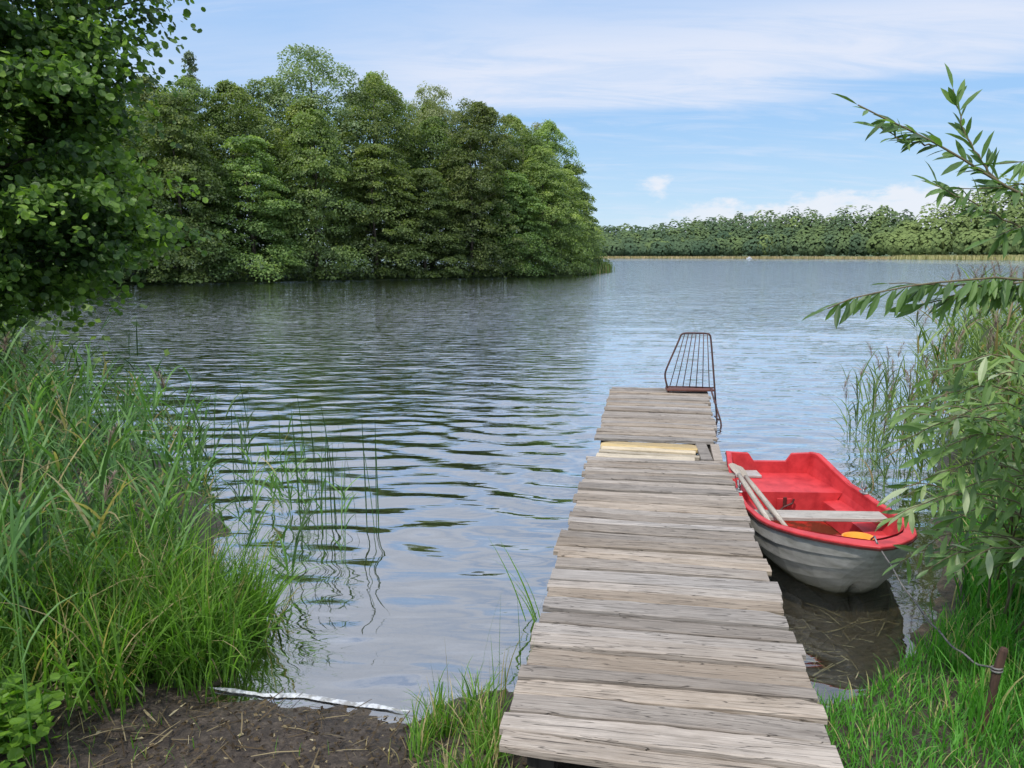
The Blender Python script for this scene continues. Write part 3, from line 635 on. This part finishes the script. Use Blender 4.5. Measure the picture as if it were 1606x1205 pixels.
for i in range(12):
    x1=r.uniform(1.48,1.68); z1=r.uniform(1.55,1.86) if i<8 else r.uniform(2.02,2.14)
    branch([(2.2,2.6,1.6),(1.9,2.45,z1-.08),(x1+.15,2.35,z1+.02),(x1+.05,2.3,z1-.06)],.004,26,.10,200+i,.7,.45)
for i in range(50):
    x0=r.uniform(2.2,2.7); y0=r.uniform(2.7,3.7); z0=r.uniform(.15,.6)
    x1=r.uniform(1.70,2.3); y1=r.uniform(2.75,3.6); z1=r.uniform(.6,1.5)
    branch([(x0,y0,z0),((x0+x1)/2+.15,(y0+y1)/2,(z0+z1)/2+.15),(x1+.12,y1,z1+.03),(x1,y1-.03,z1-.06)],.005,32,.115,300+i,.45,.52)
for i in range(10):
    z_=1.0+.06*i; x_=1.46+.05*((i*3)%5)
    branch([(2.4,3.0,z_-.25),(1.95,2.9,z_+.02),(x_+.22,2.85,z_+.06),(x_,2.82,z_-.04)],.004,32,.115,400+i,.3,.6)
we=empty('willow_bush',(0,0,0),0,'willow bush with long narrow leaves leaning over the water','willow')
wl.obj('foliage',L_willow,we); wb.obj('branches',M_barkpale,we,True)

# ------------------------------------------------------------------ jetty
jt=empty('jetty',(.5,2.22,0),0,'narrow weathered wooden jetty leading into the lake','jetty')
def deck(name,origin,ang,L,w0,w1,pw,z,seed,mat,gap=.012,slant=.026,th=.028,endr=.012,brk=.18):
    r=RN(seed); b=B(); y=0; i=0
    prev=0
    while y<L-.03:
        w=min(pw*r.uniform(.72,1.28),L-y); sl=r.normal(0,slant)*.5
        q=(y+w/2)/L; W=w0+(w1-w0)*q; xl=-W/2+r.normal(0,endr); xr=W/2+r.normal(0,endr)
        K=14; zb=z+r.normal(0,.004); tilt=r.normal(0,.007); warp=r.normal(0,.005)
        gL=gap*r.uniform(.3,1.7); gR=gap*r.uniform(.3,2.1)
        e0=r.normal(0,.0028,K+1); e1=r.normal(0,.0028,K+1)
        e0[1:-1]=(e0[:-2]+e0[1:-1]*2+e0[2:])/3; V=[]
        bk=r.uniform(0,1)<brk
        c=.005
        for k in range(K+1):
            s=k/K; x=xl+(xr-xl)*s; g_=gL+(gR-gL)*s
            ya=y+prev*(s-.5)+g_/2+e0[k]; yb=y+w+sl*(s-.5)-g_/2+e1[k]
            if bk and (k==0 or k==K): yb-=w*r.uniform(.1,.35)
            zz=zb+tilt*(s-.5)+warp*math.sin(s*3.1)
            V+=[(x,ya,zz-th),(x,ya,zz-c),(x,ya+c,zz),(x,yb-c,zz),(x,yb,zz-c),(x,yb,zz-th)]
        prev=sl
        F=[[k*6+j,(k+1)*6+j,(k+1)*6+(j+1)%6,k*6+(j+1)%6] for k in range(K) for j in range(6)]
        F+=[[0,1,2,3,4,5],[K*6+j for j in (5,4,3,2,1,0)]]
        b.add(V,F,r.uniform(0,1)); y+=w; i+=1
    o=b.obj(name,mat,jt); o.location=(origin[0]-.5,origin[1]-2.22,0); o.rotation_euler=(0,0,-ang); return o
deck('walkway_deck',(.492,2.215),rad(10.1),3.80,1.10,1.10,.112,.35,3,M_deck)
deck('platform_deck',(1.27,6.60),rad(11.2),2.68,1.05,1.15,.115,.35,14,M_deck,slant=.034)
o=deck('repaired_deck',(1.09,6.03),rad(12.5),.57,.80,.84,.105,.338,17,M_new,gap=.017,slant=.03,endr=.02); o['label']='section of pale tan new pine planks'
def beam(b,p0,p1,w,h,z):
    p0=np.array(p0);p1=np.array(p1);d=norm((p1-p0)[None])[0];s=np.array([-d[1],d[0]])*w/2
    c=[p0-s,p0+s,p1+s,p1-s]; V=[(q[0],q[1],z-h) for q in c]+[(q[0],q[1],z) for q in c]
    b.add(V,[[3,2,1,0],[4,5,6,7],[0,1,5,4],[1,2,6,5],[2,3,7,6],[3,0,4,7]],r.uniform(0,1))
def axis_pt(s,off):
    a=rad(10.2); return (0.50+math.sin(a)*s+math.cos(a)*off-.5, 2.215+math.cos(a)*s-math.sin(a)*off-2.22)
for off in (-.42,.42): 
    bb=B(); beam(bb,axis_pt(.05,off),axis_pt(7.0,off),.09,.11,.282); bb.obj('beam',M_post,jt)
bb=B(); beam(bb,axis_pt(3.88,.38),axis_pt(4.48,.36),.09,.03,.338); beam(bb,axis_pt(3.90,.47),axis_pt(4.46,.48),.07,.03,.330); o=bb.obj('side_plank',M_deck,jt); o['label']='grey boards bridging the gap'
for s in (1.6,3.6,4.6,6.9):
    for off in (-.47,.44):
        x,y=axis_pt(s,off); bb=B(); tube(bb,[(x,y,-1.2),(x,y,.0),(x+.005,y,.306)],[.055,.05,.05],10); bb.obj('post',M_post,jt,True)
# ladder
ld=empty('bathing_ladder',(2.1,9.0,.35),0,'rusty metal bathing ladder with barred railing at jetty end','ladder')
O=np.array([2.1,9.0,.35])
def T(name,pts,rd,mat=M_ladder,parent=ld,sides=8):
    b=B(); tube(b,[tuple(np.array(p)-O) for p in pts],rd,sides); return b.obj(name,mat,parent,True)
def arcpts(pts,it=2):
    pts=[np.array(p,float) for p in pts]
    for _ in range(it):
        q=[pts[0]]
        for a,c in zip(pts[:-1],pts[1:]): q+= [a*.75+c*.25,a*.25+c*.75]
        q.append(pts[-1]); pts=q
    return pts
frame=arcpts([(1.86,8.97,.34),(1.83,8.97,.44),(1.80,8.97,.56),(1.83,8.97,.66),(1.965,9.0,.97),(1.985,9.0,1.035),(2.03,9.0,1.052),(2.28,9.02,1.045),(2.33,9.02,1.035),(2.345,9.02,.97),(2.39,9.0,.55),(2.43,8.96,.1),(2.50,8.92,-.6)],2)
T('frame',frame,.011)
T('lower_rail',[(1.82,8.97,.42),(2.12,9.0,.41),(2.40,8.99,.40)],.008)
b=B()
for i in range(7):
    q=(i+.6)/7.4
    top=np.array([2.0+.33*q,9.0,1.04]); bot=np.array([1.82+.58*q,8.98,.41])
    tube(b,[tuple(top-O),tuple(bot-O)],.0055,6)
b.obj('railing_bars',M_ladder,ld,True)
T('stile',[(2.33,8.90,.42),(2.42,8.72,.05),(2.48,8.6,-.6)],.010)
for z in (.24,.06,-.12):
    T('rung',[(2.42-z*.1,8.96,z),(2.42-z*.2,8.76,z)],.009)
b=B(); box(b,-.27,.28,-.10,.06,.022,.047,.4); o=b.obj('step_board',M_board,ld); o.rotation_euler=(0,0,rad(-3)); o['label']='red-brown wooden step board'

# ------------------------------------------------------------------ boat
SX,SY,SZ=1.0,.86,.90; BZ=-.03
BO=Vector((2.055,5.97,BZ)); BA=math.atan2(-2.1,-.10)
boat=empty('rowing_boat',BO,BA,'small red rowing boat with weathered white clinker hull toned shade-grey moored beside jetty','boat')
boat.scale=(SX,SY,SZ)
LB=2.08
S_=np.array([0,.15,.3,.5,.7,.9,1.1,1.3,1.45,1.6,1.72,1.83,1.92,1.99,2.04,2.07,2.08])
def wB(s): return np.interp(s,[0,.3,.7,1.1,1.4,1.6,1.76,1.88,1.97,2.03,2.065,2.08],[.39,.45,.51,.54,.52,.47,.39,.295,.195,.115,.05,.0])
def gB(s): return np.interp(s,[0,.12,.35,.6,1.0,1.5,2.08],[.48,.50,.44,.39,.38,.41,.50])
def kB(s): return np.interp(s,[0,1.2,1.6,1.85,2.0,2.08],[-.08,-.10,-.08,-.03,.03,.10])
NS=6
def section(s,side,inset=0,lap=True):
    bx=max(0,(s-1.3)/.78)
    w=max(wB(s)-inset-(inset*1.5*bx),0.0);g=gB(s);k=kB(s)+inset*2+(.12*bx if inset else 0); pts=[]
    for j in range(NS):
        for e in (0,1):
            q=(j+e)/NS
            fw=math.sin(q*math.pi/2)**.72*(1-.32*bx*(1-q))*((1-.35*bx*(1-q)) if inset else 1)
            fz=q**1.45
            lapo=(.012*(1-e) if (lap and j>0) else 0)*min(1,w/.1)
            pts.append((s-(1-q)**1.2*.36*bx*bx-(inset*3.0*bx),side*(w*fw+lapo),k+(g-k)*fz))
    return pts
for nm,inset,mat,lap in (('hull',0,M_hull,True),('inner_shell',.03,M_red,False)):
    b=B()
    for side in (1,-1):
        V=[];npt=NS*2
        for s in S_: V+=section(s,side,inset,lap)
        F=[[i*npt+j,(i+1)*npt+j,(i+1)*npt+j+1,i*npt+j+1] for i in range(len(S_)-1) for j in range(npt-1)]
        b.add(V,F)
    if nm=='hull':
        L_=section(0,1,0,False);R_=section(0,-1,0,False)
        poly=[p for i,p in enumerate(L_) if i%2==1 or i==0]; poly2=[p for i,p in enumerate(R_) if i%2==1][::-1]
        V=poly+[(0,.20,.47),(0,.15,.40),(0,-.15,.40),(0,-.20,.47)]+poly2
        V2=[(p[0]+.035,p[1]*.97,p[2]-.0) for p in V]; n=len(V)
        b.add(V+V2,[list(range(n))])
        b2=B(); b2.add([(p[0]+.002,p[1],p[2]+.003) for p in V]+V2,[[n+i for i in range(n)]]+[[i,(i+1)%n,n+(i+1)%n,n+i] for i in range(n)])
        b2.obj('transom',M_red,boat)
    b.obj(nm,mat,boat)
b=B(); rb=B()
for side in (1,-1):
    ss=np.linspace(0,LB,60); V=[];V2=[]
    for s in ss:
        w=wB(s);g=gB(s); 
        ds=.01; tx=ds*2; ty=(wB(min(s+ds,LB))-wB(max(s-ds,0)))
        if s>LB-.012: nx,ny=1,0
        else:
            L=math.hypot(tx,ty); nx,ny=-ty/L,tx/L
        bw_=max(0,(s-1.3)/.78)
        prof=[(.009,-.010),(.010,-.001),(.006,.004),(-.012,.005),(-.030-.05*bw_,.003),(-.036-.06*bw_,-.004),(-.034-.06*bw_,-.03)]
        for o_,z_ in prof: 
            yy=w+ny*o_; yy=max(yy,0.0); V.append((s+nx*o_,side*yy,g+z_))
        for o_,z_ in [(.004,-.024),(.014,-.023),(.015,-.012),(.004,-.011)]: V2.append((s+nx*o_,side*max(w+ny*o_,0),g+z_))
    n=7; b.add(V,[[i*n+j,(i+1)*n+j,(i+1)*n+j+1,i*n+j+1] for i in range(59) for j in range(n-1)])
    n=4; rb.add(V2,[[i*n+j,(i+1)*n+j,(i+1)*n+(j+1)%n,i*n+(j+1)%n] for i in range(59) for j in range(n)])
b.obj('gunwale',M_red,boat); rb.obj('rubbing_strip',M_rub,boat)
def slab(name,s0,s1,z,th,mat,inset=.03,n=14):
    b=B(); ss=np.linspace(s0,s1,n)
    def hw(s,z):
        bx=max(0,(s-1.3)/.78)
        g=gB(s);k=kB(s)+inset*2; q=min(1,max(0,(z-k)/(g-k)))**(1/1.45); return max(wB(s)-inset,0)*math.sin(q*math.pi/2)**.72*(1-.30*bx)-.002
    V=[]
    for s in ss:
        a=hw(s,z); c=hw(s,z-th); V+=[(s,-c,z-th),(s,-a,z),(s,a,z),(s,c,z-th)]
    F=[[i*4+j,(i+1)*4+j,(i+1)*4+j+1,i*4+j+1] for i in range(n-1) for j in range(3)]+[[0,1,2,3],[4*n-1,4*n-2,4*n-3,4*n-4]]
    b.add(V,F); return b.obj(name,mat,boat)
slab('floor',.06,1.45,.075,.02,M_redwet)
slab('stern_seat',.036,.55,.30,.22,M_red)
slab('bow_seat',1.42,1.78,.30,.05,M_red)
b=B(); box(b,.045,.20,-.36,-.12,.302,.325,.5,.004); o=b.obj('corner_seat_board',M_pale,boat); o['label']='pale grey corner board at the stern'
b=B(); box(b,1.425,1.44,-.33,.33,.08,.248,.5,.003); b.obj('bow_seat_front',M_red,boat)
for side in (1,-1):
    b=B(); V=[]
    ss=np.linspace(.53,1.42,12)
    for s in ss:
        w=wB(s)-.06; V+=[(s,side*(w-.15),.08),(s,side*(w-.14),.225),(s,side*w,.24),(s,side*w,.215)]
    b.add(V,[[i*4+j,(i+1)*4+j,(i+1)*4+j+1,i*4+j+1] for i in range(11) for j in range(3)]); b.obj('side_bench',M_red,boat)
b=B(); box(b,-.49,.49,-.075,.075,-.014,.014,.6); o=b.obj('thwart',M_oar,boat); o.location=(1.16,0,.335)
o.rotation_euler=(0,0,-math.pi/2)
b=B(); box(b,.553,.567,-.10,.02,.11,.25,.5,.003); b.obj('locker_lid',M_red,boat)
b=B(); box(b,.568,.577,-.055,-.025,.19,.265,.5,.002); tube(b,[(.585,-.1,.14),(.59,-.05,.19),(.585,.02,.22),(.583,.03,.255)],.009,6); b.obj('latch',M_rub,boat)
for side,mt in ((1,M_metal),(-1,M_metal)):
    b=B(); s=.80; y=side*(wB(s)-.02); z=gB(s)+.008
    tube(b,[(s,y,z-.02),(s,y,z+.03)],.012,8); tube(b,[(s-.035,y,z+.075),(s-.03,y,z+.04),(s,y,z+.026),(s+.03,y,z+.04),(s+.035,y,z+.075)],.007,8)
    box(b,s-.04,s+.04,y-.02,y+.02,z-.004,z+.008,.5,.003)
    b.obj('oarlock',mt,boat,True)
b=B(); tube(b,[(1.97,0,.50),(2.01,0,.535),(2.05,0,.505)],.006,8); b.obj('mooring_ring',M_metal,boat,True)
def oar(p0,p1,lbl):
    p0=Vector(p0);p1=Vector(p1); e=empty('oar',p0,0,lbl,'oar','oars in the rowing boat')
    d=p1-p0;L=d.length; q=d.to_track_quat('X','Z'); e.rotation_mode='QUATERNION'; e.rotation_quaternion=q
    b=B(); tube(b,[(0,0,0),(.1,0,0),(.12,0,0),(L*.6,0,0),(L*.8,0,0)],[.013,.013,.018,.019,.016],10,.7); b.obj('shaft',M_oar,e,True)
    b=B(); V=[]
    for s,w in ((L*.79,.016),(L*.84,.026),(L*.9,.032),(L*.98,.032),(L,.024)):
        V+=[(s,-w,0.004),(s,0,.012),(s,w,.004),(s,0,-.008)]
    b.add(V,[[i*4+j,(i+1)*4+j,(i+1)*4+(j+1)%4,i*4+(j+1)%4] for i in range(4) for j in range(4)]+[[0,1,2,3],[19,18,17,16]],.7); b.obj('blade',M_oar,e)
oar((1.68,4.50,.308),(1.72,5.68,.36),'grey wooden oar lying across the boat seats')
oar((1.60,4.52,.308),(1.66,5.62,.395),'grey wooden oar lying along the inside of the gunwale')
b=B(); V=[];prof=[(.0,.0),(.055,.0),(.075,.035),(.085,.04),(.083,.043),(.072,.038),(.05,.008),(0,.008)]; K=24
for (a,z) in prof:
    for k in range(K): V.append((a*math.cos(k*6.2832/K)*1.15,a*math.sin(k*6.2832/K),z))
F=[[i*K+k,i*K+(k+1)%K,(i+1)*K+(k+1)%K,(i+1)*K+k] for i in range(len(prof)-1) for k in range(K)]
b.add(V,F); o=b.obj('bailing_bowl',M_orange,smooth=True); o.location=(2.08,4.40,BZ+.30*SZ+.003); tag(o,'orange plastic bailing bowl on the boat seat','bowl')
# stake and mooring rope
b=B(); tube(b,[(0,0,-.15),(.006,.008,.02),(.014,.004,.12),(.026,.006,.22),(.04,.0,.325),(.041,0,.335)],[.017,.019,.015,.017,.016,.012],7)
o=b.obj('mooring_stake',M_rust); o.location=(1.86,2.76,.12); tag(o,'short rough brown mooring stake in the grass','stake')
bw=Vector(BO)+Matrix.Rotation(BA,3,'Z')@Vector((2.03*SX,0,.52*SZ)); a=Vector((1.885,2.765,.36))
b=B(); pts=[]
for i in range(24):
    q=i/23; p=a.lerp(bw,q); p.z-=.16*4*q*(1-q); p.x+=.05*math.sin(q*3.1); p.z+=.006*math.sin(q*31); pts.append(tuple(p))
tube(b,pts,.0045,6); tube(b,[(a.x+.018*math.cos(k),a.y+.018*math.sin(k),a.z-.01+.002*k) for k in np.linspace(0,12,30)],.004,6)
tag(b.obj('mooring_rope',M_rope,smooth=True),'grey mooring rope from stake to boat','rope')
# small distant boat
sb=empty('motor_boat',(134,440,0),rad(20),'tiny white motor boat far out on the lake','boat'); sb.scale=(.6,.6,.6)
b=B(); V=[]
for s,w,k in ((-2.6,.9,0),(-1,1.1,-.1),(1,1.0,-.1),(2.2,.5,0),(2.9,.02,.3)):
    V+=[(s,-w,.9+k*.2),(s,-w*.7,-.2+k),(s,w*.7,-.2+k),(s,w,.9+k*.2)]
b.add(V,[[i*4+j,(i+1)*4+j,(i+1)*4+j+1,i*4+j+1] for i in range(4) for j in range(3)]+[[0,1,2,3]]+[[i*4+3,(i+1)*4+3,(i+1)*4,i*4] for i in range(4)]); b.obj('hull',M_paint,sb)
b=B(); box(b,-1.0,.9,-.7,.7,.8,1.9,.5,.1); b.obj('cabin',M_paint,sb)
b=B(); tube(b,[(0,0,1.85),(0,0,3.6)],.06,6); b.obj('mast',M_metal,sb)

# ------------------------------------------------------------------ world, sun, camera
W=bpy.data.worlds.new('World'); scene.world=W; W.use_nodes=True; W.node_tree.nodes.clear()
t=NT(W.node_tree); out=t.node('ShaderNodeOutputWorld')
SE,SAZ=54,-145   # elevation ; azimuth of the sun measured clockwise from +Y
sky=t.node('ShaderNodeTexSky',_sky_type='NISHITA',_sun_disc=False,_sun_elevation=rad(SE),_sun_rotation=rad(SAZ),_air_density=1.0,_dust_density=.4,_ozone_density=2.5)
g=t.node('ShaderNodeTexCoord').outputs['Generated']; s=t.node('ShaderNodeSeparateXYZ',i0=g); x,y,z=s.outputs
k=10.
grad=t.ramp(z,[(0,(.68,.86,.99)),(.07,(.52,.76,1.0)),(.17,(.36,.63,1.0)),(.4,(.30,.55,1.0)),(1,(.22,.42,.88))])
gradk=t.node('ShaderNodeVectorMath',_operation='SCALE',i0=grad); gradk.inputs['Scale'].default_value=k
base=t.mix(.86,sky.outputs[0],gradk.outputs[0])
zz=t.math('ADD',t.math('MAXIMUM',z,0),.13)
pv=t.node('ShaderNodeCombineXYZ',X=t.math('DIVIDE',x,zz),Y=t.math('DIVIDE',y,zz)).outputs[0]
n1=t.noise(t.mapping(pv,(.28,1.0,1),rot=(0,0,-.12)),.9,6,.55,.5)
n4=t.noise(t.mapping(pv,(.5,1.6,1),rot=(0,0,-.2)),3.2,6,.65,.6)
nb=t.math('MULTIPLY',t.math('SUBTRACT',n1,.5),.10)
nb=t.math('ADD',nb,t.math('MULTIPLY',t.math('SUBTRACT',n4,.5),.035))
zl=t.math('ADD',t.math('SUBTRACT',z,t.math('MULTIPLY',x,.02)),nb)
band_=t.math('MULTIPLY',t.mr(zl,.160,.20),t.mr(zl,.225,.285,1,.5))
left=t.mr(t.math('ADD',x,t.math('MULTIPLY',nb,3)),-.30,.02,.45,1)
band_=t.math('MULTIPLY',t.math('MULTIPLY',band_,left),t.mr(n4,.25,.65,.55,.92))
high=t.math('MULTIPLY',t.mr(z,.24,.36),t.mr(t.math('ADD',t.math('MULTIPLY',n1,.6),t.math('MULTIPLY',n4,.4)),.40,.54,.22,.95))
veil=t.mr(n4,.42,.75,.03,.36)
cm=t.math('MAXIMUM',t.math('MAXIMUM',band_,high),veil)
hb_=t.mr(z,.45,.8,1.0,1.8)  # clouds high overhead, out of view, brightened as added fill light
ccol=t.node('ShaderNodeVectorMath',_operation='SCALE',i0=(7.9,8.4,9.7)); t.l.new(hb_,ccol.inputs['Scale'])
c=t.mix(cm,base,ccol.outputs[0])
n3=t.noise(t.mapping(g,(1,1,2.2)),16,6,.6); 
top=t.math('ADD',t.mr(x,.1,.5,.050,.078,False),t.math('MULTIPLY',t.math('SUBTRACT',n3,.5),.09))
cum=t.math('MULTIPLY',t.mr(t.math('SUBTRACT',top,z),-.002,.014),t.mr(x,.10,.28))
cum=t.math('MULTIPLY',cum,t.mr(z,.015,.045,.45,.85))
dx=t.math('SUBTRACT',x,.181); dz=t.math('SUBTRACT',z,.082)
rr=t.math('SQRT',t.math('ADD',t.math('MULTIPLY',dx,dx),t.math('MULTIPLY',t.math('MULTIPLY',dz,dz),1.6)))
puff=t.mr(t.math('ADD',rr,t.math('MULTIPLY',t.math('SUBTRACT',n3,.5),.07)),.008,.024,.85,0)
cum=t.math('MAXIMUM',cum,puff)
wcol=t.node('ShaderNodeRGB'); wcol.outputs[0].default_value=(8.6,8.9,9.6,1)
c=t.mix(cum,c,wcol.outputs[0])
bg=t.node('ShaderNodeBackground',Color=c,Strength=.1); t.l.new(bg.outputs[0],out.inputs[0])
sun=bpy.data.lights.new('sun','SUN'); sun.energy=2.9; sun.angle=rad(1.5); sun.color=(1,.95,.87)
so=bpy.data.objects.new('sun',sun); link(so)
d=Vector((math.sin(rad(SAZ))*math.cos(rad(SE)),math.cos(rad(SAZ))*math.cos(rad(SE)),math.sin(rad(SE))))
so.rotation_euler=(-d).to_track_quat('-Z','Y').to_euler(); so.location=(0,0,30)
cam=bpy.data.cameras.new('camera'); cam.lens=36*1206/1606; cam.sensor_width=36; cam.clip_end=4000; cam.clip_start=.05
co=bpy.data.objects.new('camera',cam); link(co); co.location=(0,0,1.95); co.rotation_euler=(rad(80.5),0,0)
scene.camera=co
scene.view_settings.view_transform='Standard'; scene.view_settings.look='None'; scene.view_settings.exposure=0
